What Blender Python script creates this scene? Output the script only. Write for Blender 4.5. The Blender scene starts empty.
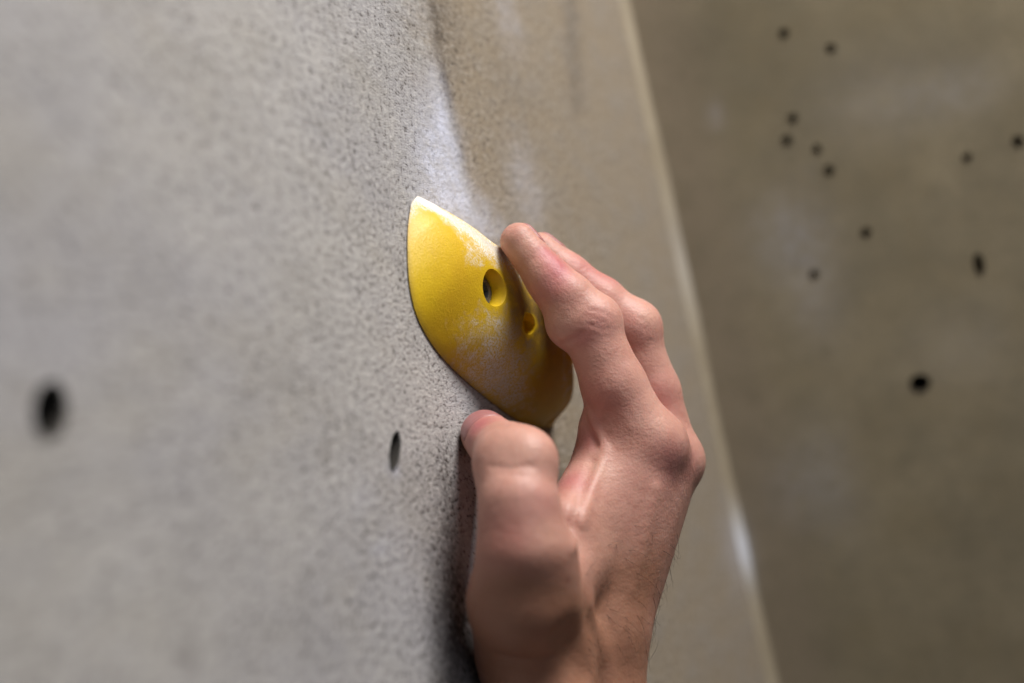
import bpy, bmesh, math, random
import numpy as np
from mathutils import Vector, Matrix
from mathutils.geometry import delaunay_2d_cdt

random.seed(4); rng = np.random.default_rng(4)
scene = bpy.context.scene
COL = scene.collection
F = 1422.22            # focal length in pixels of a 50 mm lens on a 36 mm wide sensor, 1024 px
ZC = 1.6               # height of the camera above the ground
A = np.array

def P(px, py, d):
    """photo pixel + distance -> world point"""
    return A([(px-512)/F*d, d, (341.5-py)/F*d + ZC])
def ray(px, py):
    return A([(px-512)/F, 1.0, (341.5-py)/F])
CAM = A([0, 0, ZC])
def unit(v):
    v = A(v, float); return v/np.linalg.norm(v)

def link(name, me, mat=None, parent=None):
    o = bpy.data.objects.new(name, me); COL.objects.link(o)
    if mat: me.materials.append(mat)
    if parent: o.parent = parent
    return o
def mesh_of(verts, faces, smooth=True):
    me = bpy.data.meshes.new('m')
    me.from_pydata([tuple(map(float, v)) for v in verts], [], [tuple(map(int, f)) for f in faces])
    if smooth: me.polygons.foreach_set('use_smooth', [True]*len(me.polygons))
    me.update(); return me
def wattr(me, u, v):
    a = me.attributes.new('wall_coord', 'FLOAT_VECTOR', 'POINT')
    a.data.foreach_set('vector', np.stack([u, v, 0*u], 1).astype(np.float32).ravel())
def fattr(me, name, arr):
    a = me.attributes.new(name, 'FLOAT', 'POINT'); a.data.foreach_set('value', A(arr, np.float32))

# ------------------------------------------------------------------ materials
class NT:
    def __init__(s, name):
        s.m = bpy.data.materials.new(name); s.m.use_nodes = True
        s.t = s.m.node_tree; s.b = s.t.nodes['Principled BSDF']
    def n(s, typ, **kw):
        x = s.t.nodes.new(typ)
        for k, v in kw.items():
            if k in x.inputs.keys() and not hasattr(type(x), k): x.inputs[k].default_value = v
            else: setattr(x, k, v)
        return x
    def l(s, a, b): s.t.links.new(a, b)
    def val(s, sock, v):
        if hasattr(v, 'links') or hasattr(v, 'is_linked'): s.l(v, sock)
        else: sock.default_value = v
    def math(s, op, a, b=0.0, clamp=False):
        x = s.t.nodes.new('ShaderNodeMath'); x.operation = op; x.use_clamp = clamp
        s.val(x.inputs[0], a); s.val(x.inputs[1], b); return x.outputs[0]
    def mix(s, f, a, b, blend='MIX'):
        x = s.t.nodes.new('ShaderNodeMix'); x.data_type = 'RGBA'; x.blend_type = blend
        s.val(x.inputs[0], f)
        for sock, v in ((x.inputs[6], a), (x.inputs[7], b)):
            if isinstance(v, tuple): sock.default_value = (*v, 1)
            else: s.l(v, sock)
        return x.outputs[2]
    def noise(s, vec, scale, detail=4, rough=.55):
        x = s.t.nodes.new('ShaderNodeTexNoise'); x.inputs['Scale'].default_value = scale
        x.inputs['Detail'].default_value = detail; x.inputs['Roughness'].default_value = rough
        if vec is not None: s.l(vec, x.inputs['Vector'])
        return x.outputs[0]
    def ramp(s, v, lo, hi, a=0., b=1.):
        x = s.t.nodes.new('ShaderNodeMapRange'); x.interpolation_type = 'SMOOTHSTEP'
        s.val(x.inputs[0], v); x.inputs[1].default_value = lo; x.inputs[2].default_value = hi
        x.inputs[3].default_value = a; x.inputs[4].default_value = b; return x.outputs[0]
    def attr(s, name):
        x = s.t.nodes.new('ShaderNodeAttribute'); x.attribute_name = name; return x.outputs['Fac']
    def coord(s, kind='Object'):
        return s.t.nodes.new('ShaderNodeTexCoord').outputs[kind]
    def bump(s, h, strength, dist):
        x = s.t.nodes.new('ShaderNodeBump'); x.inputs['Strength'].default_value = strength
        x.inputs['Distance'].default_value = dist; s.l(h, x.inputs['Height']); s.l(x.outputs[0], s.b.inputs['Normal'])
        return x

def wall_material(name, base, alt, brown, speck, lite, amt, bump):
    n = NT(name); at = n.t.nodes.new('ShaderNodeAttribute'); at.attribute_name = 'wall_coord'; co = at.outputs['Vector']
    big = n.noise(co, 8, 5, .62); big2 = n.noise(co, 21, 4, .6); mid = n.noise(co, 60, 4, .6); fine = n.noise(co, 430, 3, .75); fine2 = n.noise(co, 850, 2, .7); patch = n.noise(co, 130, 4, .7)
    c = n.mix(n.ramp(big, .35, .66), base, alt)
    c = n.mix(n.ramp(big2, .42, .7, 0, .55), c, tuple(.80*x*y for x, y in zip(base, (1.03, 1.0, .92))))
    br = n.ramp(n.math('ADD', n.attr('brown'), n.math('MULTIPLY', n.math('SUBTRACT', patch, .5), .7)), .2, .85)
    c = n.mix(n.math('MULTIPLY', br, .95), c, brown)
    c = n.mix(n.ramp(mid, .38, .72, 0, .30), c, tuple(.60*x for x in base))
    dk = n.attr('dark')
    c = n.mix(n.math('MULTIPLY', n.math('MULTIPLY', dk, n.ramp(patch, .3, .65, .45, 1.)), .8, clamp=True), c, speck)
    ch = n.attr('chalk')
    chm = n.math('MULTIPLY', ch, n.ramp(patch, .36, .62, .5, 1.0), clamp=True)
    c = n.mix(n.math('MULTIPLY', chm, .9), c, (.60, .62, .74))
    g = n.math('ADD', n.math('MULTIPLY', fine, .6), n.math('MULTIPLY', fine2, .4))
    sp = n.ramp(g, .37, .485, 1, 0); li = n.ramp(g, .52, .64, 0, 1)
    k = n.math('MULTIPLY', n.math('ADD', n.ramp(patch, .35, .65, .45, 1.0), n.math('MULTIPLY', dk, .7)), n.math('SUBTRACT', amt, n.math('MULTIPLY', ch, amt*.55)))
    c = n.mix(n.math('MULTIPLY', sp, k, clamp=True), c, speck)
    c = n.mix(n.math('MULTIPLY', li, amt*.42, clamp=True), c, lite)
    n.l(c, n.b.inputs['Base Color']); n.b.inputs['Roughness'].default_value = .85
    n.b.inputs['Specular IOR Level'].default_value = .25
    h = n.math('ADD', fine, n.math('MULTIPLY', mid, 1.0))
    n.bump(h, bump, .0012)
    return n.m

M = {}
M['wall_left'] = wall_material('painted_textured_plywood', (.412, .391, .372), (.355, .342, .352), (.265, .210, .145), (.06, .048, .042), (.64, .61, .58), .95, .6)
M['wall_right'] = wall_material('olive_painted_plywood', (.285, .238, .155), (.205, .175, .117), (.27, .22, .155), (.085, .07, .045), (.34, .29, .21), .45, .3)
n = NT('corner_caulk'); co = n.coord()
c = n.mix(n.ramp(n.noise(co, 30), .3, .7), (.37, .31, .22), (.31, .255, .175))
c = n.mix(n.attr('chalk'), c, (.7, .72, .78)); n.l(c, n.b.inputs['Base Color']); n.b.inputs['Roughness'].default_value = .6
M['caulk'] = n.m
n = NT('dark_hole'); co = n.coord()
n.l(n.mix(n.noise(co, 300), (.012, .010, .009), (.035, .028, .02)), n.b.inputs['Base Color']); n.b.inputs['Roughness'].default_value = .8
M['hole'] = n.m
n = NT('dark_plywood_hole'); co = n.coord()
n.l(n.mix(n.noise(co, 300), (.05, .035, .018), (.085, .06, .035)), n.b.inputs['Base Color']); n.b.inputs['Roughness'].default_value = .9
M['hole_brown'] = n.m
n = NT('oiled_steel'); co = n.coord()
n.l(n.mix(n.noise(co, 500), (.10, .10, .10), (.25, .25, .24)), n.b.inputs['Base Color']); n.b.inputs['Metallic'].default_value = .8
n.b.inputs['Roughness'].default_value = .45
M['steel'] = n.m

n = NT('chalky_yellow_resin'); co = n.coord()
big = n.noise(co, 75, 5, .65); mid = n.noise(co, 190, 5, .65); fine = n.noise(co, 1300, 3, .7)
yel = n.mix(n.ramp(n.noise(co, 40, 3), .35, .7), (.74, .485, .010), (.64, .385, .012))
yel = n.mix(n.ramp(big, .62, .78, 0, .5), yel, (.42, .25, .01))
ch = n.attr('chalk')
m0 = n.math('ADD', n.math('MULTIPLY', ch, 1.0), n.math('MULTIPLY', n.math('SUBTRACT', mid, .5), 1.5))
m0 = n.ramp(m0, .28, .95)
m1 = n.math('MULTIPLY', m0, n.math('MAXIMUM', n.ramp(fine, .42, .55, .12, 1.0), n.ramp(ch, .75, 1.1)), clamp=True)
c = n.mix(m1, yel, (.76, .73, .66))
c = n.mix(n.math('MULTIPLY', n.math('MULTIPLY', n.attr('dirt_shade'), n.ramp(mid, .3, .6, .6, 1.0)), .85, clamp=True), c, (.17, .10, .035))  # brown for grime and for the painted-in finger shadow
n.l(c, n.b.inputs['Base Color'])
n.l(n.ramp(m1, 0, 1, .42, .9), n.b.inputs['Roughness'])
n.bump(n.math('ADD', n.math('MULTIPLY', fine, 1.), n.math('MULTIPLY', mid, .25)), .35, .0006)
M['hold'] = n.m

n = NT('skin'); co = n.coord()
c = n.mix(n.ramp(n.noise(co, 70, 4, .6), .3, .72), (.545, .285, .225), (.465, .22, .17))
c = n.mix(n.ramp(n.noise(co, 420, 3, .6), .40, .68, 0, .20), c, (.58, .34, .25))
c = n.mix(n.math('MULTIPLY', n.attr('red'), .9, clamp=True), c, (.42, .075, .105))
c = n.mix(n.math('MULTIPLY', n.attr('pale'), .7, clamp=True), c, (.62, .38, .28))
c = n.mix(n.math('MULTIPLY', n.attr('tan'), .8, clamp=True), c, (.25, .115, .062))  # tanned skin, also carries the shade painted at the thumb base
c = n.mix(n.math('MULTIPLY', n.attr('mole'), .9, clamp=True), c, (.16, .05, .04))
n.l(c, n.b.inputs['Base Color'])
n.b.inputs['Subsurface Weight'].default_value = .22
n.b.inputs['Subsurface Radius'].default_value = (1.0, .35, .2); n.b.inputs['Subsurface Scale'].default_value = .003
n.b.inputs['Roughness'].default_value = .5; n.b.inputs['Specular IOR Level'].default_value = .4
vo = n.t.nodes.new('ShaderNodeTexVoronoi'); vo.inputs['Scale'].default_value = 900; n.l(co, vo.inputs['Vector'])
st = n.t.nodes.new('ShaderNodeMapping'); st.inputs['Scale'].default_value = (1, 1, 1); n.l(co, st.inputs['Vector'])
h = n.math('ADD', n.math('MULTIPLY', n.noise(co, 260, 4, .65), 1.6), n.math('MULTIPLY', vo.outputs['Distance'], .25))
n.bump(h, .30, .0008)
M['skin'] = n.m
n = NT('nail'); co = n.coord()
n.l(n.mix(n.noise(co, 200), (.42, .18, .17), (.36, .145, .14)), n.b.inputs['Base Color']); n.b.inputs['Roughness'].default_value = .38
n.b.inputs['Subsurface Weight'].default_value = .1; n.b.inputs['Subsurface Scale'].default_value = .002
M['nail'] = n.m
n = NT('hair'); co = n.coord()
n.l(n.mix(n.noise(co, 300), (.03, .017, .008), (.075, .042, .02)), n.b.inputs['Base Color']); n.b.inputs['Roughness'].default_value = .5
M['hair'] = n.m

# ------------------------------------------------------------------ wall frames
ang = math.radians(20)
OL = P(394, 451, .48)
U = A([math.sin(ang), math.cos(ang), 0]); V0 = A([-.2, 0, 1])
V = unit(V0-U*U.dot(V0)); N = np.cross(U, V)
def hit_plane(px, py, o, nn):
    r = ray(px, py); return CAM + r*((o-CAM).dot(nn)/r.dot(nn))
def flat_uv(px, py):
    p = hit_plane(px, py, OL, N)-OL; return A([p.dot(U), p.dot(V)])
e0, e1 = flat_uv(426, 0), flat_uv(470, 200)
def u_edge(v): return e0[0] + (v-e0[1])*(e1[0]-e0[0])/(e1[1]-e0[1])
BEND = math.tan(math.radians(4.0)); SOFT = .006
def wall_w(u, v):                                   # the wall folds a little along the edge where it turns brown
    x = (u-u_edge(v))/SOFT
    return BEND*SOFT*np.logaddexp(0, x)
def L3(u, v, w=0.0):
    u = A(u, float); v = A(v, float)
    return OL + u[..., None]*U + v[..., None]*V + (wall_w(u, v)+w)[..., None]*N
def uvL(px, py):
    off = 0.
    for _ in range(12):
        p = hit_plane(px, py, OL+N*off, N)-OL
        u, v = p.dot(U), p.dot(V); off = float(wall_w(A(u), A(v)))
    return A([u, v])
cA, cB = uvL(622, 0), uvL(770, 683)
def u_corner(v): return cA[0] + (v-cA[1])*(cB[0]-cA[0])/(cB[1]-cA[1])
pA, pB = L3(cA[0], cA[1]), L3(cB[0], cB[1])
OR_ = (pA+pB)/2; VR = unit(pA-pB)
h_ = unit([math.cos(math.radians(12)), -math.sin(math.radians(12)), 0])
UR = unit(h_-VR*VR.dot(h_)); NR = unit(np.cross(UR, VR))
if NR[1] > 0: NR = -NR
def R3(u, v, w=0.0):
    u = A(u, float); v = A(v, float)
    return OR_ + u[..., None]*UR + v[..., None]*VR + (np.zeros_like(u)+w)[..., None]*NR
def uvR(px, py):
    p = hit_plane(px, py, OR_, NR)-OR_; return A([p.dot(UR), p.dot(VR)])

def stains(uvf, lst, u, v):
    tot = np.zeros_like(u)
    for (px, py, rx, ry, s) in lst:
        c = uvf(px, py)
        du = abs((uvf(px+rx, py)-c)[0]); dv = abs((uvf(px, py+ry)-c)[1])
        tot += s*np.exp(-((u-c[0])/du)**2-((v-c[1])/dv)**2)
    return tot
def streaks(uvf, lst, u, v):                        # soft line from pixel to pixel, half width in px
    tot = np.zeros_like(u)
    for (x0, y0, x1, y1, rw, s) in lst:
        a, b = uvf(x0, y0), uvf(x1, y1)
        du = abs((uvf((x0+x1)/2+rw, (y0+y1)/2)-uvf((x0+x1)/2, (y0+y1)/2))[0])
        t = np.clip((v-a[1])/(b[1]-a[1]), -.35, 1.35)
        uu = a[0]+t*(b[0]-a[0])
        end = np.where((t < 0) | (t > 1), np.exp(-(np.minimum(abs(t), abs(t-1))/.14)**2), 1)
        tot += s*end*np.exp(-((u-uu)/du)**2)
    return tot

def grid_wall(us, vs, remap, pos, holes):
    """regular grid with round (or oval) openings cut cleanly around each hole; holes = (u, v, ru, rv)"""
    nu, nv = len(us), len(vs)
    UU, VV = np.meshgrid(us, vs, indexing='ij'); UU = remap(UU, VV)
    pu, pv = list(UU.ravel()), list(VV.ravel())
    idx = lambda i, j: i*nv+j
    cell = np.ones((nu-1, nv-1), bool); tris = []
    blocks = []
    for (hu, hv, ru, rv, sh) in holes:
        cu = (UU[:-1, :-1]+UU[1:, 1:])/2; cv = (VV[:-1, :-1]+VV[1:, 1:])/2
        m = (abs(cu-hu) < ru+abs(sh)*rv+.0045) & (abs(cv-hv) < rv+.0045)
        ii, jj = np.where(m)
        b = [ii.min(), ii.max()+1, jj.min(), jj.max()+1, [(hu, hv, ru, rv, sh)]]
        for o in blocks[:]:                         # merge touching blocks
            if b[0] <= o[1] and o[0] <= b[1] and b[2] <= o[3] and o[2] <= b[3]:
                b = [min(b[0], o[0]), max(b[1], o[1]), min(b[2], o[2]), max(b[3], o[3]), b[4]+o[4]]; blocks.remove(o)
        blocks.append(b)
    for i0, i1, j0, j1, hs in blocks:
        cell[i0:i1, j0:j1] = False
        ring = [idx(i, j0) for i in range(i0, i1)]+[idx(i1, j) for j in range(j0, j1)]+[idx(i, j1) for i in range(i1, i0, -1)]+[idx(i0, j) for j in range(j1, j0, -1)]
        ids = list(ring); pts = [Vector((pu[k], pv[k])) for k in ring]; edges = [(k, (k+1) % len(ring)) for k in range(len(ring))]
        for h5 in hs:
            st = len(pts)
            for k in range(28):
                a = 2*math.pi*k/28; x, y = rim(h5, a)
                ids.append(len(pu)); pu.append(x); pv.append(y); pts.append(Vector((x, y)))
                edges.append((st+k, st+(k+1) % 28))
        vo_, _, fo, ov, _, _ = delaunay_2d_cdt(pts, edges, [], 0, 1e-7)
        back = [ids[o[0]] for o in ov]
        for f in fo:
            cx = sum(vo_[k][0] for k in f)/len(f); cy = sum(vo_[k][1] for k in f)/len(f)
            if any(((cx-hu-sh*(cy-hv))/ru)**2+((cy-hv)/rv)**2 < .97 for hu, hv, ru, rv, sh in hs): continue
            tris.append([back[k] for k in f])
    faces = [(idx(i, j), idx(i+1, j), idx(i+1, j+1), idx(i, j+1)) for i in range(nu-1) for j in range(nv-1) if cell[i, j]]
    pu, pv = A(pu), A(pv)
    return pos(pu, pv), faces+tris, pu, pv

def rim(h, a, s=1.0):
    hu, hv, ru, rv, sh = h
    y = rv*s*math.sin(a); return hu+ru*s*math.cos(a)+sh*y, hv+y
def hole_cup(name, pos, h, depth, mat, parent, label=None):
    vs, fs = [], []
    K = 28; prof = [(1.06, .0004), (1.0, -.0006), (.96, -.004), (.94, -depth), (.5, -depth*1.05)]
    for (s, w) in prof:
        for k in range(K):
            a = 2*math.pi*k/K
            x, y = rim(h, a, s); vs.append(pos(A(x), A(y), w))
    for r in range(len(prof)-1):
        for k in range(K):
            fs.append((r*K+k, r*K+(k+1) % K, (r+1)*K+(k+1) % K, (r+1)*K+k))
    fs.append([(len(prof)-1)*K+k for k in range(K)])
    o = link(name, mesh_of(vs, fs), mat, parent)
    if label: o['label'] = label
    return o

def lines(lo, a, b, hi, step, big):
    l = list(np.linspace(lo, a, big, endpoint=False)); l += list(np.linspace(a, b, int((b-a)/step), endpoint=False)); l += list(np.linspace(b, hi, big))
    return A(l)

# ---- left wall
c1 = uvL(50, 410); c2 = uvL(394.5, 451)
holesL = [(c1[0], c1[1], .0056, .0062, .25), (c2[0], c2[1], .0040, .0062, .6)]
usL = A(list(np.linspace(-1.3, -.28, 12, endpoint=False))+list(np.linspace(-.28, .12, 160, endpoint=False))+list(np.linspace(.12, .42, 110)))
vsL = lines(-1.35, -.22, .34, 1.2, .003, 12)
def remapL(u, v):
    return np.where(u <= .12, u, .12+(u-.12)/.30*(u_corner(v)-.12))
pts, faces, pu, pv = grid_wall(usL, vsL, remapL, lambda a, b: L3(a, b), holesL)
me = mesh_of(pts, faces)
chalk = stains(uvL, [(440, 185, 22, 60, .85), (450, 150, 12, 50, .4), (436, 140, 14, 50, .35), (527, 190, 14, 45, .35), (396, 470, 6, 7, .9),
                     (380, 547, 9, 8, .4), (478, 470, 9, 40, .3), (472, 212, 22, 22, .55), (492, 232, 16, 12, .4), (508, 20, 12, 30, .25), (365, 500, 16, 18, .15), (740, 545, 14, 40, .4), (470, 400, 22, 22, .25)], pu, pv)
chalk += streaks(uvL, [(436, 80, 458, 200, 8, .4), (463, 470, 470, 590, 8, .35)], pu, pv)
dark = streaks(uvL, [(428, -20, 447, 90, 6, .6), (444, 80, 462, 160, 3.5, .6), (447, 470, 455, 640, 9, .55), (478, 490, 480, 640, 9, .45), (462, 590, 470, 690, 28, .6), (440, 470, 452, 690, 22, .25), (571, 0, 576, 100, 7, .5), (430, 520, 440, 690, 12, .2)], pu, pv)  # dirt streaks, with the hand's shadow painted in beside the wrist
dark += stains(uvL, [(190, 652, 12, 26, .45), (325, 455, 6, 14, .35), (401, 270, 4, 12, .5), (446, 20, 16, 45, .4), (400, 20, 22, 50, .22), (510, 90, 20, 60, .15), (80, 300, 60, 40, .06), (200, 520, 40, 60, .12), (270, 200, 60, 40, .06), (100, 250, 80, 60, .08), (320, 350, 40, 60, .08), (90, 520, 60, 60, .10), (300, 610, 60, 60, .12), (60, 80, 40, 60, .06), (420, 170, 60, 60, .10), (395, 90, 40, 60, .10)], pu, pv)
brown = .48/(1+np.exp(-(pu-u_edge(pv)+.050)/.016))+.52/(1+np.exp(-(pu-u_edge(pv)-.003)/.0035))
fattr(me, 'chalk', np.clip(chalk, 0, 1)); fattr(me, 'dark', np.clip(dark, 0, 1)); fattr(me, 'brown', brown); wattr(me, pu*.58, pv)
wl = link('wall_left', me, M['wall_left']); wl['kind'] = 'structure'
wl['label'] = 'pale grey speckled textured climbing wall carrying the yellow hold'
for h in holesL:
    hole_cup('bolt_hole', L3, h, .02, M['hole'], wl)

# ---- right wall
smallR = [(784, 33, 2.6), (831, 48, 2.5), (793, 118, 2.6), (787, 140, 2.7), (817, 149, 2.4), (829, 170, 2.7), (866, 232, 2.7), (967, 157, 2.3), (1018, 141, 3.0), (814, 274, 2.5)]
holesR = []
for x, y, r in smallR:
    q = uvR(x, y); holesR.append((q[0], q[1], r*.001, r*.001, 0))
q = uvR(979, 264); holesR.append((q[0], q[1], .0026, .0062, 0))
q = uvR(920, 383); holesR.append((q[0], q[1], .0056, .0050, 0))
usR = lines(0, .0001, .36, 1.6, .004, 8)[7:]; usR = A([0.0]+list(usR[1:]))
vsR = lines(-1.35, -.27, .27, 1.2, .004, 12)
pts, faces, pu, pv = grid_wall(usR, vsR, lambda u, v: u, lambda a, b: R3(a, b), holesR)
me = mesh_of(pts, faces)
chalk = stains(uvR, [(790, 235, 40, 45, .22), (815, 300, 30, 50, .14), (830, 480, 30, 60, .16), (880, 100, 60, 40, .10), (960, 90, 50, 25, .12), (960, 350, 60, 40, .06), (745, 545, 8, 30, .35), (715, 115, 8, 14, .2), (790, 490, 30, 40, .1)], pu, pv)
dark = stains(uvR, [(690, 60, 30, 60, .3), (720, 30, 30, 40, .25), (780, 90, 20, 80, .15), (930, 60, 80, 18, .22), (800, 262, 6, 7, .4), (825, 352, 7, 6, .5), (903, 458, 8, 6, .4), (755, 398, 7, 6, .35), (1000, 120, 50, 30, .2), (700, 260, 30, 60, .12),
                    (760, 500, 40, 60, .1), (990, 600, 90, 120, .15), (860, 420, 40, 20, .12), (850, 620, 60, 70, .1), (1000, 220, 40, 50, .12), (965, 540, 16, 16, .15), (690, 380, 12, 60, .2)], pu, pv)
fattr(me, 'chalk', np.clip(chalk, 0, 1)); fattr(me, 'dark', np.clip(dark, 0, 1)); fattr(me, 'brown', .9*np.exp(-(pu/.05)**2)); wattr(me, pu+3, pv)
wr = link('wall_right', me, M['wall_right']); wr['kind'] = 'structure'
wr['label'] = 'olive brown climbing wall panel dotted with small screw holes'
for k, h in enumerate(holesR):
    if k < 10: hole_cup('screw_hole', R3, h, .008, M['hole_brown'], wr)
    elif k == 10: hole_cup('slotted_hole', R3, h, .008, M['hole_brown'], wr, 'oval brown slot')
    else: hole_cup('bolt_hole', R3, h, .02, M['hole'], wr, 'large black round bolt hole')

# ---- pale sealant bead running down the corner
vs, fs, zz = [], [], np.linspace(-1.3, 1.2, 420)
for v in zz:
    c = OR_+VR*v
    rr = .0036*(1+.10*math.sin(v*23)+.06*math.sin(v*57+1))
    dL = -unit(U+BEND*N); dR = UR
    for k in range(7):
        t = k/6; a = c+dL*rr*1.9*(1-t)**1.7+dR*rr*1.3*t**1.7+ (N*.6+NR*.5)*.0003
        vs.append(a)
for i in range(len(zz)-1):
    for k in range(6): fs.append((i*7+k, i*7+k+1, (i+1)*7+k+1, (i+1)*7+k))
me = mesh_of(vs, fs); fattr(me, 'chalk', np.repeat(np.exp(-((zz+.125)/.02)**2)*.8+np.exp(-((zz-.05)/.03)**2)*.15, 7))
tr = link('trim_1', me, M['caulk']); tr['kind'] = 'structure'; tr['label'] = 'pale sealant bead along the corner of the two walls'

# ------------------------------------------------------------------ climbing hold
def on_w(px, py, w):
    """point seen at the pixel that stands w in front of the wall"""
    off = w
    for _ in range(10):
        p = hit_plane(px, py, OL+N*off, N); r = p-OL
        off = w+float(wall_w(A(r.dot(U)), A(r.dot(V))))
    return p
LIP = [(420, 196.5, .0016), (441, 205, .0070), (460, 215, .0120), (480, 228, .0165), (498, 242, .0200), (526, 259, .0235), (553, 292, .0280), (571, 334, .0285), (577, 372, .0235), (573, 400, .0150), (553, 423, .006)]
CON = [(409.5, 205), (406.5, 227), (406, 255), (408, 285), (414, 312), (424, 334), (440, 357), (464, 381), (492, 404), (515, 420), (536, 428)]
def cat(pts, n):
    pts = [A(p, float) for p in pts]; out = []
    ext = [2*pts[0]-pts[1]]+pts+[2*pts[-1]-pts[-2]]
    for q in np.linspace(0, len(pts)-1, n):
        i = min(int(q), len(pts)-2); t = q-i; a, b, c, d = ext[i:i+4]
        out.append(.5*((2*b)+(-a+c)*t+(2*a-5*b+4*c-d)*t*t+(-a+3*b-3*c+d)*t**3))
    return A(out)
con3, lip3, top3 = [], [], []
for (x, y), (lx, ly, lu) in zip(CON, LIP):
    q = uvL(x, y); con3.append(L3(q[0], q[1], .0006))
    lp = on_w(lx, ly, lu); lip3.append(lp)
    r = lp-OL; u_, v_ = r.dot(U), r.dot(V); k = len(lip3)-1
    top3.append(L3(u_+.002+max(0, k-5)*.003, v_+.001-max(0, k-7)*.001, -.001))
NS, NRR = 90, 48
cc, ll, tt = cat(con3, NS), cat(lip3, NS), cat(top3, NS)
hv, hf, hch, hdirt_shade = [], [], [], []
for i in range(NS):
    T, L, C = tt[i], ll[i], cc[i]
    s = i/(NS-1)
    w_l = max((L-OL).dot(N)-float(wall_w(A((L-OL).dot(U)), A((L-OL).dot(V)))), 1e-4)
    rad = min(.0035, w_l*.45)
    la = L+unit(T-L)*rad; lc = L+unit(C-L)*rad*1.4
    face_n = unit(np.cross(unit(C-L), unit(ll[min(i+1, NS-1)]-ll[max(i-1, 0)])))
    if face_n.dot(N) < 0: face_n = -face_n
    f_ = min(1, s/.16); face_n = unit(N*(1-f_)+face_n*f_)
    bul = .16*np.linalg.norm(C-L)*(.25+.75*f_)
    for j in range(NRR):
        q = j/(NRR-1)
        if q < .25: p = T+(la-T)*(q/.25)
        elif q < .42:
            t = (q-.25)/.17; p = (1-t)**2*la+2*t*(1-t)*L+t*t*lc
        else:
            t = (q-.42)/.58; p = lc+(C-lc)*t + face_n*bul*(4*t*(1-t))*.55*(1-.3*t)
        hv.append(p)
        edge = math.exp(-((q-.36)/.10)**2)
        edge = math.exp(-((q-.41)/.13)**2)
        t = (q-.42)/.58
        b = 1.0*edge*(1-.5*max(0, min(1, (s-.5)/.1))) + .95*math.exp(-(s/.085)**2)
        b += .50*math.exp(-((t-.30)/.12)**2-((s-.36)/.05)**2) + .60*math.exp(-((t-.62)/.34)**2-((s-.64)/.15)**2) + .65*math.exp(-((t-.85)/.28)**2-((s-.76)/.13)**2)
        hch.append(b)
        hdirt_shade.append(.75*math.exp(-((q-1)/.018)**2) + 1.15*math.exp(-((s-.62)/.12)**2-((t-.26)/.26)**2)*(q > .42) + .35*math.exp(-((s-.72)/.14)**2-((t-.75)/.35)**2))  # grime, plus the index finger's shadow painted into the colour
for i in range(NS-1):
    for j in range(NRR-1):
        hf.append((i*NRR+j, i*NRR+j+1, (i+1)*NRR+j+1, (i+1)*NRR+j))
hf.append([i*NRR for i in range(NS)]+[i*NRR+NRR-1 for i in range(NS-1, -1, -1)])
hf.append([j for j in range(NRR-1, -1, -1)]); hf.append([(NS-1)*NRR+j for j in range(NRR)])
me = mesh_of(hv, hf); fattr(me, 'chalk', hch); fattr(me, 'dirt_shade', hdirt_shade)
bm = bmesh.new(); bm.from_mesh(me); bmesh.ops.remove_doubles(bm, verts=bm.verts, dist=1e-5)
bmesh.ops.recalc_face_normals(bm, faces=bm.faces); bm.to_mesh(me); bm.free()
hold = link('climbing_hold', me, M['hold'])
hold['label'] = 'chalk-dusted yellow climbing hold bolted to the grey wall'; hold['category'] = 'climbing hold'

def face_hit(px, py):
    o = Vector(CAM); d = Vector(ray(px, py)).normalized()
    ok, loc, nor, _ = hold.ray_cast(o, d)
    return A(loc), A(nor)
def lathe(prof, center, axis, name, mat, K=40, up=None):
    ax = unit(axis); x = unit(np.cross(ax, A([0, 0, 1.0]))); y = np.cross(ax, x); vs, fs = [], []
    for (r, h) in prof:
        for k in range(K):
            a = 2*math.pi*k/K; vs.append(center+ax*h+(x*math.cos(a)+y*math.sin(a))*r)
    for r in range(len(prof)-1):
        for k in range(K): fs.append((r*K+k, r*K+(k+1) % K, (r+1)*K+(k+1) % K, (r+1)*K+k))
    fs.append([k for k in range(K-1, -1, -1)]); fs.append([(len(prof)-1)*K+k for k in range(K)])
    me = mesh_of(vs, fs); bm = bmesh.new(); bm.from_mesh(me); bmesh.ops.recalc_face_normals(bm, faces=bm.faces); bm.to_mesh(me); bm.free()
    return link(name, me, mat)
def cut(target, cutter):
    md = target.modifiers.new('b', 'BOOLEAN'); md.operation = 'DIFFERENCE'; md.object = cutter; md.solver = 'EXACT'
    dg = bpy.context.evaluated_depsgraph_get(); dg.update()
    new = bpy.data.meshes.new_from_object(target.evaluated_get(dg))
    target.modifiers.clear(); old = target.data; target.data = new
    bpy.data.objects.remove(cutter)
dg = bpy.context.evaluated_depsgraph_get(); dg.update()
BH, bn = face_hit(494, 288)
bax = unit(N*1.0-U*.18)
cut(hold, lathe([(.0063, -.009), (.0066, -.002), (.0078, .001), (.0105, .004), (.015, .009)], BH, bax, 'cutter', M['hold']))
S2, sn = face_hit(530, 325)
cut(hold, lathe([(.0032, -.006), (.0036, -.001), (.006, .003)], S2, unit(N*.8-U*.4), 'cutter', M['hold']))
co_h = np.empty(len(hold.data.vertices)*3); hold.data.vertices.foreach_get('co', co_h); co_h = co_h.reshape(-1, 3)
inner = np.zeros(len(co_h), bool)
for c_, a_, r_ in ((BH, bax, .0080), (S2, unit(N*.8-U*.4), .0046)):
    d_ = co_h-c_; t_ = d_@a_; inner |= (np.linalg.norm(d_-t_[:, None]*a_, axis=1) < r_) & (abs(t_) < .02)
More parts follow.
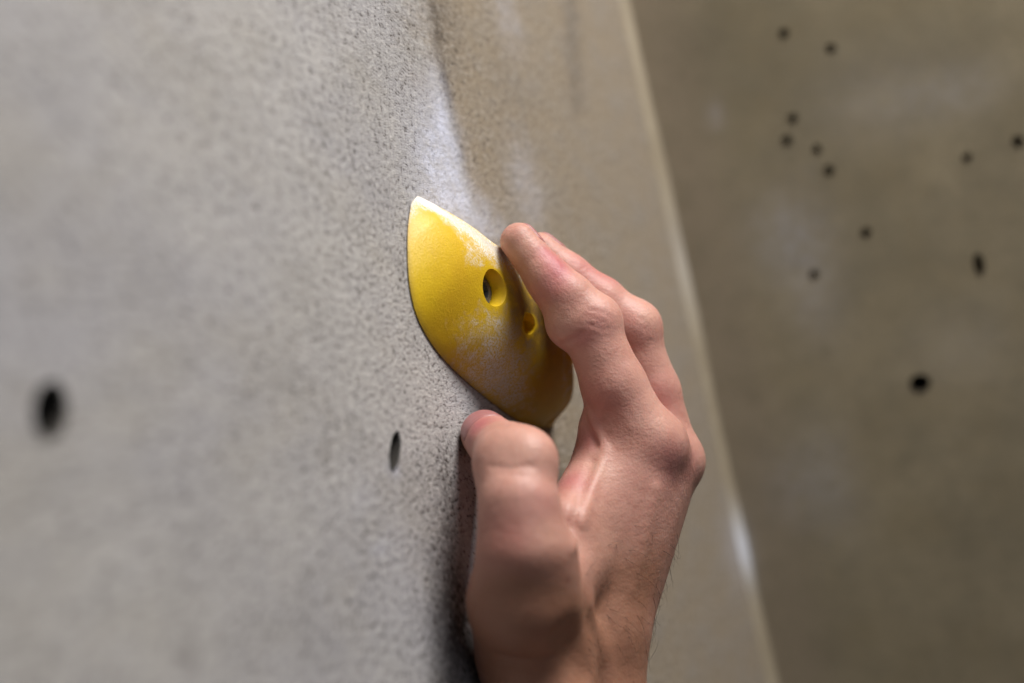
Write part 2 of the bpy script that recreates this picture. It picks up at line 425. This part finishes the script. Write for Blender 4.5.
for nm, val in (('chalk', .0), ('dirt_shade', .12)):
    at_ = hold.data.attributes[nm]; ar = np.empty(len(co_h), np.float32); at_.data.foreach_get('value', ar)
    ar[inner] = val; at_.data.foreach_set('value', ar)
hold.data.polygons.foreach_set('use_smooth', [True]*len(hold.data.polygons))
try:
    hold.data.set_sharp_from_angle(angle=math.radians(40))
except Exception: pass
# socket-head bolt: round head with a hexagonal socket
K = 36; vs, fs = [], []
x = unit(np.cross(bax, A([0, 0, 1.0]))); y = np.cross(bax, x)
def hexr(a, r): 
    m = (a % (math.pi/3))-math.pi/6; return r*math.cos(math.pi/6)/math.cos(m)
prof = [(lambda a: .0056, -.0088), (lambda a: .0056, -.0050), (lambda a: .0052, -.0045), (lambda a: hexr(a, .0034), -.0045), (lambda a: hexr(a, .0033), -.0078)]
for f_, h in prof:
    for k in range(K):
        a = 2*math.pi*k/K; r = f_(a); vs.append(BH+bax*h+(x*math.cos(a)+y*math.sin(a))*r)
for r in range(len(prof)-1):
    for k in range(K): fs.append((r*K+k, r*K+(k+1) % K, (r+1)*K+(k+1) % K, (r+1)*K+k))
fs.append([(len(prof)-1)*K+k for k in range(K)])
bo = link('bolt', mesh_of(vs, fs, False), M['steel'], hold); bo['label'] = 'steel socket-head bolt sunk in the hold'

# ------------------------------------------------------------------ the hand: one continuous skin from a distance field
def smin(a, b, k):
    h = np.clip(.5+.5*(b-a)/k, 0, 1)
    return b+(a-b)*h-k*h*(1-h)
def cone(p, a, b, ra, rb):
    ab = b-a; L2 = ab.dot(ab); d = p-a
    t = np.clip(d@ab/L2, 0, 1)
    return np.linalg.norm(d-t[:, None]*ab, axis=1)-(ra+(rb-ra)*t)
mm = .001
KD = 1.035
def J(px, py, d, r): return (P(px, py, d*KD), r*mm*KD)
fingers = {
 'index':  [J(644, 442, .530, 12.7), J(614, 386, .530, 11.9), J(590, 326, .531, 10.4), J(569, 299, .532, 9.3), J(547, 277, .534, 8.1), J(519, 241.5, .538, 7.15)],
 'middle': [J(668, 458, .552, 12.2), J(652, 392, .553, 10.8), J(631, 332, .553, 10.2), J(601, 302, .554, 9.5), J(568, 276, .5555, 8.4), J(540.5, 250.8, .5565, 7.2)],
 'ring':   [J(655, 482, .573, 11.5), J(644, 420, .573, 10.0), J(630, 366, .571, 9.4), J(609, 341, .570, 8.6), J(590, 321, .570, 8.0), J(573.5, 304.5, .570, 7.0)],
 'little': [J(634, 496, .592, 10.5), J(634, 446, .590, 8.8), J(634, 402, .587, 8.2), J(622, 376, .586, 7.6), J(604, 360, .586, 7.0), J(585, 352, .586, 6.4)],
}
def G(px, py, d, rp): return (P(px, py, d), rp*d/F)      # radius given as it is seen
thumb = [G(520, 648, .503, 45), G(520, 600, .487, 47.5), G(522, 550, .481, 41.5), G(519, 505, .483, 36.3), G(514, 465, .494, 36.7), G(507, 456, .506, 34.8)]
thumb_tip = [G(506, 455, .509, 31), J(485, 435, .5165, 8.8)]
palm = [  # pairs
 (G(644, 443, .549, 34), G(584, 640, .531, 40)), (G(666, 462, .571, 32), G(600, 640, .541, 38.6)),
 (G(655, 482, .593, 28.5), G(590, 640, .548, 35)), (G(634, 496, .613, 25), G(580, 640, .547, 33)),
 (G(615, 470, .580, 28), G(560, 640, .531, 45)), (G(604, 452, .600, 29.4), G(564, 640, .539, 40)),
 (G(612, 452, .549, 25.4), G(560, 590, .516, 33)),
 (G(526, 600, .489, 45), G(545, 655, .508, 44)), (G(532, 600, .492, 41), G(565, 560, .522, 34)),
 (G(656, 462, .559, 34), G(592, 640, .536, 40.6)), (G(662, 478, .581, 30), G(596, 640, .546, 38)),
 (G(566, 520, .520, 23), G(596, 472, .553, 24)), (G(605, 425, .552, 25), G(618, 470, .556, 29)),
]
wrist = [
 (G(592, 640, .536, 46), G(590, 705, .533, 46)), (G(538, 655, .507, 44), G(540, 705, .502, 47)), (G(579, 640, .542, 42), G(578, 705, .532, 44)),
]
fore = [(A([.112, .405, ZC-.36]), .034), (A([.085, .375, ZC-.36]), .034), (A([.115, .43, ZC-.36]), .030)]
wrist += [(wrist[k][1], fore[k]) for k in range(3)]
extra_bumps = [   # knuckles, thumb joint: (point, radius, k)
 (J(661, 444, .530, 8.2)[0], 7.6*mm, .010), (J(680, 461, .551, 8)[0], 6.8*mm, .009), (J(597, 319, .531, 7)[0], 8.7*mm, .006), (J(637, 324, .553, 8)[0], 7.8*mm, .009),
 (J(568, 325, .531, 8)[0], 8.6*mm, .006), (J(556, 291, .533, 8)[0], 7.6*mm, .005),
 (P(530, 458, .487), 8.4*mm, .007), (P(545, 558, .485), 8.4*mm, .012),
]
ridges = []     # (polyline points, sigma, height) filled in below once the surface can be hit
def chain(p, lst, k):
    d = None
    for (a, ra), (b, rb) in zip(lst[:-1], lst[1:]):
        c = cone(p, a, b, ra, rb); d = c if d is None else smin(d, c, k)
    return d
def sdf(p):
    d = None
    for f in fingers.values():
        c = chain(p, f, .003); d = c if d is None else smin(d, c, .0012)
    pm = None
    for (a, ra), (b, rb) in palm:
        c = cone(p, a, b, ra, rb); pm = c if pm is None else smin(pm, c, .010)
    for (a, ra), (b, rb) in wrist:
        pm = smin(pm, cone(p, a, b, ra, rb), .012)
    d = smin(d, pm, .005)
    d = smin(d, smin(chain(p, thumb, .007), chain(p, thumb_tip, .002), .0022), .008)
    for c, r, k in extra_bumps:
        d = smin(d, np.linalg.norm(p-c, axis=1)-r, k)
    for pl, sg, hgt in ridges:
        dist = None
        for a, b in zip(pl[:-1], pl[1:]):
            c = cone(p, a, b, 0, 0); dist = c if dist is None else np.minimum(dist, c)
        d = d-hgt*np.exp(-(dist/sg)**2)
    return d
def march(px, py):
    r = unit(ray(px, py)); t = .42
    for _ in range(90):
        d = float(sdf((CAM+r*t)[None])[0]); t += d*.8
        if d < 2e-5: return CAM+r*t
        if t > .75: return None
    return CAM+r*t
def pl(*pix):
    return [q for q in (march(*p) for p in pix) if q is not None]
new = [
 (pl((562, 345), (570, 341), (581, 334)), 1.0*mm, -.9*mm),            # palm-side crease of the index finger
 (pl((586, 316), (596, 318), (606, 322)), .7*mm, -.35*mm), (pl((590, 310), (600, 312), (608, 316)), .7*mm, -.25*mm), (pl((588, 324), (598, 327), (608, 329)), .7*mm, -.28*mm),
 (pl((640, 318), (648, 324)), .7*mm, -.3*mm), (pl((640, 326), (648, 330)), .7*mm, -.25*mm),
 (pl((490, 466), (510, 469), (536, 466)), 1.0*mm, -.30*mm), (pl((498, 474), (520, 476)), .9*mm, -.18*mm),
 (pl((573, 548), (583, 520), (593, 485), (604, 452)), 2.6*mm, .8*mm),   # ridge of the web
 (pl((572, 525), (581, 494), (592, 462)), 2.2*mm, -.8*mm),
 (pl((584, 420), (590, 432), (596, 446)), 1.4*mm, -1.1*mm), (pl((590, 415), (598, 432), (604, 446)), 1.6*mm, .8*mm),
 (pl((588, 605), (597, 635), (607, 665), (614, 695)), 4.5*mm, 1.6*mm),   # thumb tendon at the wrist
 (pl((566, 635), (574, 650), (584, 672)), 7.0*mm, -2.4*mm),              # hollow beside it
 (pl((500, 655), (530, 660), (555, 657)), 2.0*mm, -.7*mm),
 (pl((655, 490), (646, 530), (634, 590)), 3.2*mm, .6*mm),
]
ridges.extend([r for r in new if len(r[0]) > 1])

def surface_nets(lo, hi, h, fn):
    n_ = np.ceil((hi-lo)/h).astype(int)+1
    S = 6
    n_ = ((n_-1)//S+1)*S+1
    xs = [lo[k]+h*np.arange(n_[k]) for k in range(3)]
    cx = [x[::S] for x in xs]
    G = np.stack(np.meshgrid(*cx, indexing='ij'), -1); cd = fn(G.reshape(-1, 3)).reshape(G.shape[:3])
    D = np.repeat(np.repeat(np.repeat(cd, S, 0), S, 1), S, 2)[:n_[0], :n_[1], :n_[2]].astype(np.float32).copy()
    near = np.zeros(n_, bool)
    ii = np.argwhere(abs(cd) < h*S*1.9)
    for a, b, c in ii:
        near[max(a*S-S, 0):a*S+S+1, max(b*S-S, 0):b*S+S+1, max(c*S-S, 0):c*S+S+1] = True
    idx = np.argwhere(near)
    pp = lo+idx*h; out = np.empty(len(pp), np.float32)
    for s in range(0, len(pp), 400000): out[s:s+400000] = fn(pp[s:s+400000])
    D[near] = out
    ins = D < 0
    corners = [(i, j, k) for i in (0, 1) for j in (0, 1) for k in (0, 1)]
    sl = lambda i, n: slice(i, n-1+i)
    cnt = sum(ins[sl(i, n_[0]), sl(j, n_[1]), sl(k, n_[2])].astype(np.int8) for i, j, k in corners)
    act = np.argwhere((cnt > 0) & (cnt < 8))
    vid = -np.ones(n_-1, int); vid[tuple(act.T)] = np.arange(len(act))
    acc = np.zeros((len(act), 3)); num = np.zeros(len(act))
    for ax in range(3):
        for o1 in (0, 1):
            for o2 in (0, 1):
                off = [0, 0, 0]; oth = [k for k in range(3) if k != ax]; off[oth[0]] = o1; off[oth[1]] = o2
                p0 = act+A(off); e = [0, 0, 0]; e[ax] = 1; p1 = p0+A(e)
                d0, d1 = D[tuple(p0.T)], D[tuple(p1.T)]; m = (d0 < 0) != (d1 < 0)
                t = np.where(m, d0/np.where(m, d0-d1, 1), 0)
                q = p0+t[:, None]*A(e); acc[m] += q[m]; num[m] += 1
    verts = lo+acc/num[:, None]*h
    faces = []
    for ax in range(3):
        oth = [k for k in range(3) if k != ax]
        a0 = [slice(None)]*3; a1 = [slice(None)]*3; a0[ax] = slice(0, -1); a1[ax] = slice(1, None)
        chg = np.argwhere(ins[tuple(a0)] != ins[tuple(a1)])
        ok = (chg[:, oth[0]] > 0) & (chg[:, oth[1]] > 0) & (chg[:, oth[0]] < n_[oth[0]]-1) & (chg[:, oth[1]] < n_[oth[1]]-1)
        chg = chg[ok]; q = []
        for d1, d2 in ((-1, -1), (0, -1), (0, 0), (-1, 0)):
            c = chg.copy(); c[:, oth[0]] += d1; c[:, oth[1]] += d2; q.append(vid[tuple(c.T)])
        q = np.stack(q, 1); fl = ins[tuple(chg.T)] == (ax == 1)
        q[fl] = q[fl][:, ::-1]; faces.append(q)
    return verts, np.concatenate(faces)
def grad(p, e=.0004):
    g = np.stack([sdf(p+A(v)*e)-sdf(p-A(v)*e) for v in ((1, 0, 0), (0, 1, 0), (0, 0, 1))], 1)
    return g/np.maximum(np.linalg.norm(g, axis=1, keepdims=True), 1e-9)
allp = [a for f in fingers.values() for a, _ in f]+[a for a, _ in thumb]+[x[0] for w in wrist for x in w]
lo = np.min(allp, 0)-.045; hi = np.max(allp, 0)+.045
hvv, hff = surface_nets(lo, hi, .0011, sdf)
for _ in range(2):
    hvv = hvv-grad(hvv)*sdf(hvv)[:, None]
me = mesh_of(hvv, hff)
bm = bmesh.new(); bm.from_mesh(me); bmesh.ops.recalc_face_normals(bm, faces=bm.faces); bm.to_mesh(me); bm.free()
def blobs(lst):
    tot = np.zeros(len(hvv))
    for (px, py, r, s) in lst:
        q = march(px, py)
        if q is not None: tot += s*np.exp(-(np.linalg.norm(hvv-q, axis=1)/(r*mm))**2)
    return np.clip(tot, 0, 1)
fattr(me, 'red', blobs([(556, 266, 6, 1.0), (545, 252, 4, .6), (540, 290, 6, .45), (560, 285, 6, .3), (478, 425, 7, .7), (600, 320, 7, .2), (672, 452, 8, .2), (692, 465, 8, .25), (675, 470, 10, .15), (640, 320, 9, .2), (605, 275, 9, .35),
                        (588, 440, 6, .35), (572, 480, 7, .5), (510, 540, 10, .25), (660, 400, 10, .25), (583, 338, 4, .35), (545, 505, 8, .2), (580, 262, 8, .25), (600, 400, 9, .15)]))
fattr(me, 'pale', blobs([(540, 275, 8, .5), (520, 250, 6, .35), (648, 315, 5, .7), (600, 470, 6, .45), (527, 445, 8, .35), (560, 320, 7, .3), (545, 530, 6, .4), (665, 425, 8, .3), (606, 540, 12, .2)]))
fattr(me, 'tan', np.clip(blobs([(500, 625, 24, .9), (545, 635, 22, .9), (625, 600, 24, .6), (605, 665, 26, .9), (575, 640, 14, .6), (640, 580, 14, .4), (520, 690, 25, .5), (660, 560, 12, .3)]) + np.clip((ZC-.105-hvv[:, 2])/.03, 0, 1)*.7, 0, 1))  # tanned wrist and forearm, plus shade painted in under the thumb base
fattr(me, 'mole', blobs([(568, 580, 1.0, .9), (548, 244, .6, .5), (499, 494, .7, .5)]))
hand = link('person', me, M['skin'])
hand['label'] = 'bare right hand and hairy forearm of a person crimping the yellow hold'; hand['category'] = 'person'

# nails
def nail(chain_, dorsal, name, length, half, back, label=None, roll=0):
    a, b = chain_[-2][0], chain_[-1][0]; r = chain_[-1][1]
    ax = unit(b-a); dn = unit(dorsal-ax*ax.dot(dorsal)); sd = np.cross(ax, dn)
    if roll: dn, sd = dn*math.cos(roll)+sd*math.sin(roll), sd*math.cos(roll)-dn*math.sin(roll)
    NI, NJ = 18, 16; pp = []
    for i in range(NI):
        t = i/(NI-1); x = -back+length*t
        wsc = min(1, (1-(1-min(t/.25, 1))**2)*.25+.78)*(1-.5*max(0, (t-.8)/.2)**2)
        for j in range(NJ):
            th = (j/(NJ-1)*2-1)*half*wsc
            R = r*1.15; pp.append(b+ax*x+dn*R*math.cos(th)+sd*R*math.sin(th))
    pp = A(pp); dirs = A([unit(dn*math.cos((j/(NJ-1)*2-1)*half)+sd*math.sin((j/(NJ-1)*2-1)*half)) for i in range(NI) for j in range(NJ)])
    for _ in range(3): pp = pp-dirs*np.clip(sdf(pp), -.002, .004)[:, None]
    tt_ = A([i/(NI-1) for i in range(NI) for j in range(NJ)])
    jj_ = A([abs(j/(NJ-1)*2-1) for i in range(NI) for j in range(NJ)])
    top = pp+dirs*(.00045*(1-.85*jj_**4)*np.minimum(1, tt_/.15+.1))[:, None]
    bot = pp-dirs*.0012; vs = list(top)+list(bot); n0 = NI*NJ; fs = []
    for i in range(NI-1):
        for j in range(NJ-1):
            k = i*NJ+j; fs.append((k, k+1, k+NJ+1, k+NJ)); fs.append((n0+k, n0+k+NJ, n0+k+NJ+1, n0+k+1))
    rim = [j for j in range(NJ)]+[i*NJ+NJ-1 for i in range(1, NI)]+[(NI-1)*NJ+j for j in range(NJ-2, -1, -1)]+[i*NJ for i in range(NI-2, 0, -1)]
    for k in range(len(rim)):
        p_, q_ = rim[k], rim[(k+1) % len(rim)]; fs.append((p_, q_, n0+q_, n0+p_))
    me = mesh_of(vs, fs); bm = bmesh.new(); bm.from_mesh(me); bmesh.ops.recalc_face_normals(bm, faces=bm.faces); bm.to_mesh(me); bm.free()
    o = link(name, me, M['nail'], hand)
    if label: o['label'] = label
for k in ('index', 'middle', 'ring', 'little'):
    nail(fingers[k], A([.66, .62, .55]), 'fingernail', .0125, 1.05, .007)
nail(thumb_tip, A([-.35, -.35, .8]), 'thumbnail', .015, 1.15, .008, 'pink thumbnail pressed towards the wall')

# fine dark hairs on the back of the hand and the wrist
hair_v, hair_f = [], []
gn = grad(hvv)
prj = A([[512+F*q[0]/q[1], 341.5-F*(q[2]-ZC)/q[1]] for q in hvv])
wgt = ((prj[:, 0] > 585) & (prj[:, 1] > 525) & (gn[:, 0] > -.25) & (hvv[:, 2] > ZC-.30)).astype(float)
wgt *= np.clip((prj[:, 1]-520)/120, .08, 1)
ch_ = rng.choice(len(hvv), 1000, replace=False, p=wgt/wgt.sum())
for c in ch_:
    p, g = hvv[c], gn[c]
    tang = A([rng.normal(.25, .45), rng.normal(-.1, .4), rng.normal(-.6, .5)]); tang = unit(tang-g*tang.dot(g))
    ln = rng.uniform(.005, .0115); lift = rng.uniform(.25, .7); curl = rng.normal(0, .5); sd = np.cross(tang, g)
    base = len(hair_v); K = 6
    for i in range(K):
        t = i/(K-1)
        q = p+tang*ln*t+g*(ln*lift*t*(1-.55*t))+sd*ln*curl*.5*t*t
        w_ = .00007*(1-.75*t)
        f1 = unit(np.cross(tang, A([.3, -1, .1]))); f2 = np.cross(tang, f1)
        for a in range(3):
            hair_v.append(q+(f1*math.cos(a*2.094)+f2*math.sin(a*2.094))*w_)
    for i in range(K-1):
        for a in range(3):
            b = (a+1) % 3; hair_f.append((base+i*3+a, base+i*3+b, base+(i+1)*3+b, base+(i+1)*3+a))
ho = link('arm_hair', mesh_of(hair_v, hair_f), M['hair'], hand); ho['kind'] = 'stuff'; ho['label'] = 'fine dark hairs on the back of the wrist'

# ------------------------------------------------------------------ light, sky, camera
def area(name, loc, target, size, power, col):
    l = bpy.data.lights.new(name, 'AREA'); l.shape = 'DISK'; l.size = size; l.energy = power; l.color = col
    o = bpy.data.objects.new(name, l); COL.objects.link(o); o.location = loc
    o.rotation_euler = (Vector(target)-Vector(loc)).to_track_quat('-Z', 'Y').to_euler(); return o
tgt = (.03, .53, ZC)
area('ceiling_lamp', (.42, .33, ZC+1.20), tgt, .60, 29, (1.0, .975, .95))
area('fill_light', (.9, -1.5, ZC+.8), (-.1, .4, ZC), 1.2, 4, (.80, .88, 1.0))  # added cool fill from behind the camera, no window known there
w = bpy.data.worlds.new('hall'); w.use_nodes = True; scene.world = w
w.node_tree.nodes['Background'].inputs[0].default_value = (.75, .80, .90, 1); w.node_tree.nodes['Background'].inputs[1].default_value = .07

cam = bpy.data.cameras.new('camera'); cam.lens = 50; cam.sensor_width = 36; cam.clip_start = .01
cam.dof.use_dof = True; cam.dof.focus_distance = .545; cam.dof.aperture_fstop = 3.6
co_ = bpy.data.objects.new('camera', cam); COL.objects.link(co_); co_.location = CAM; co_.rotation_euler = (math.pi/2, 0, 0)
scene.camera = co_
scene.view_settings.view_transform = 'Standard'; scene.view_settings.look = 'None'; scene.view_settings.exposure = -.02
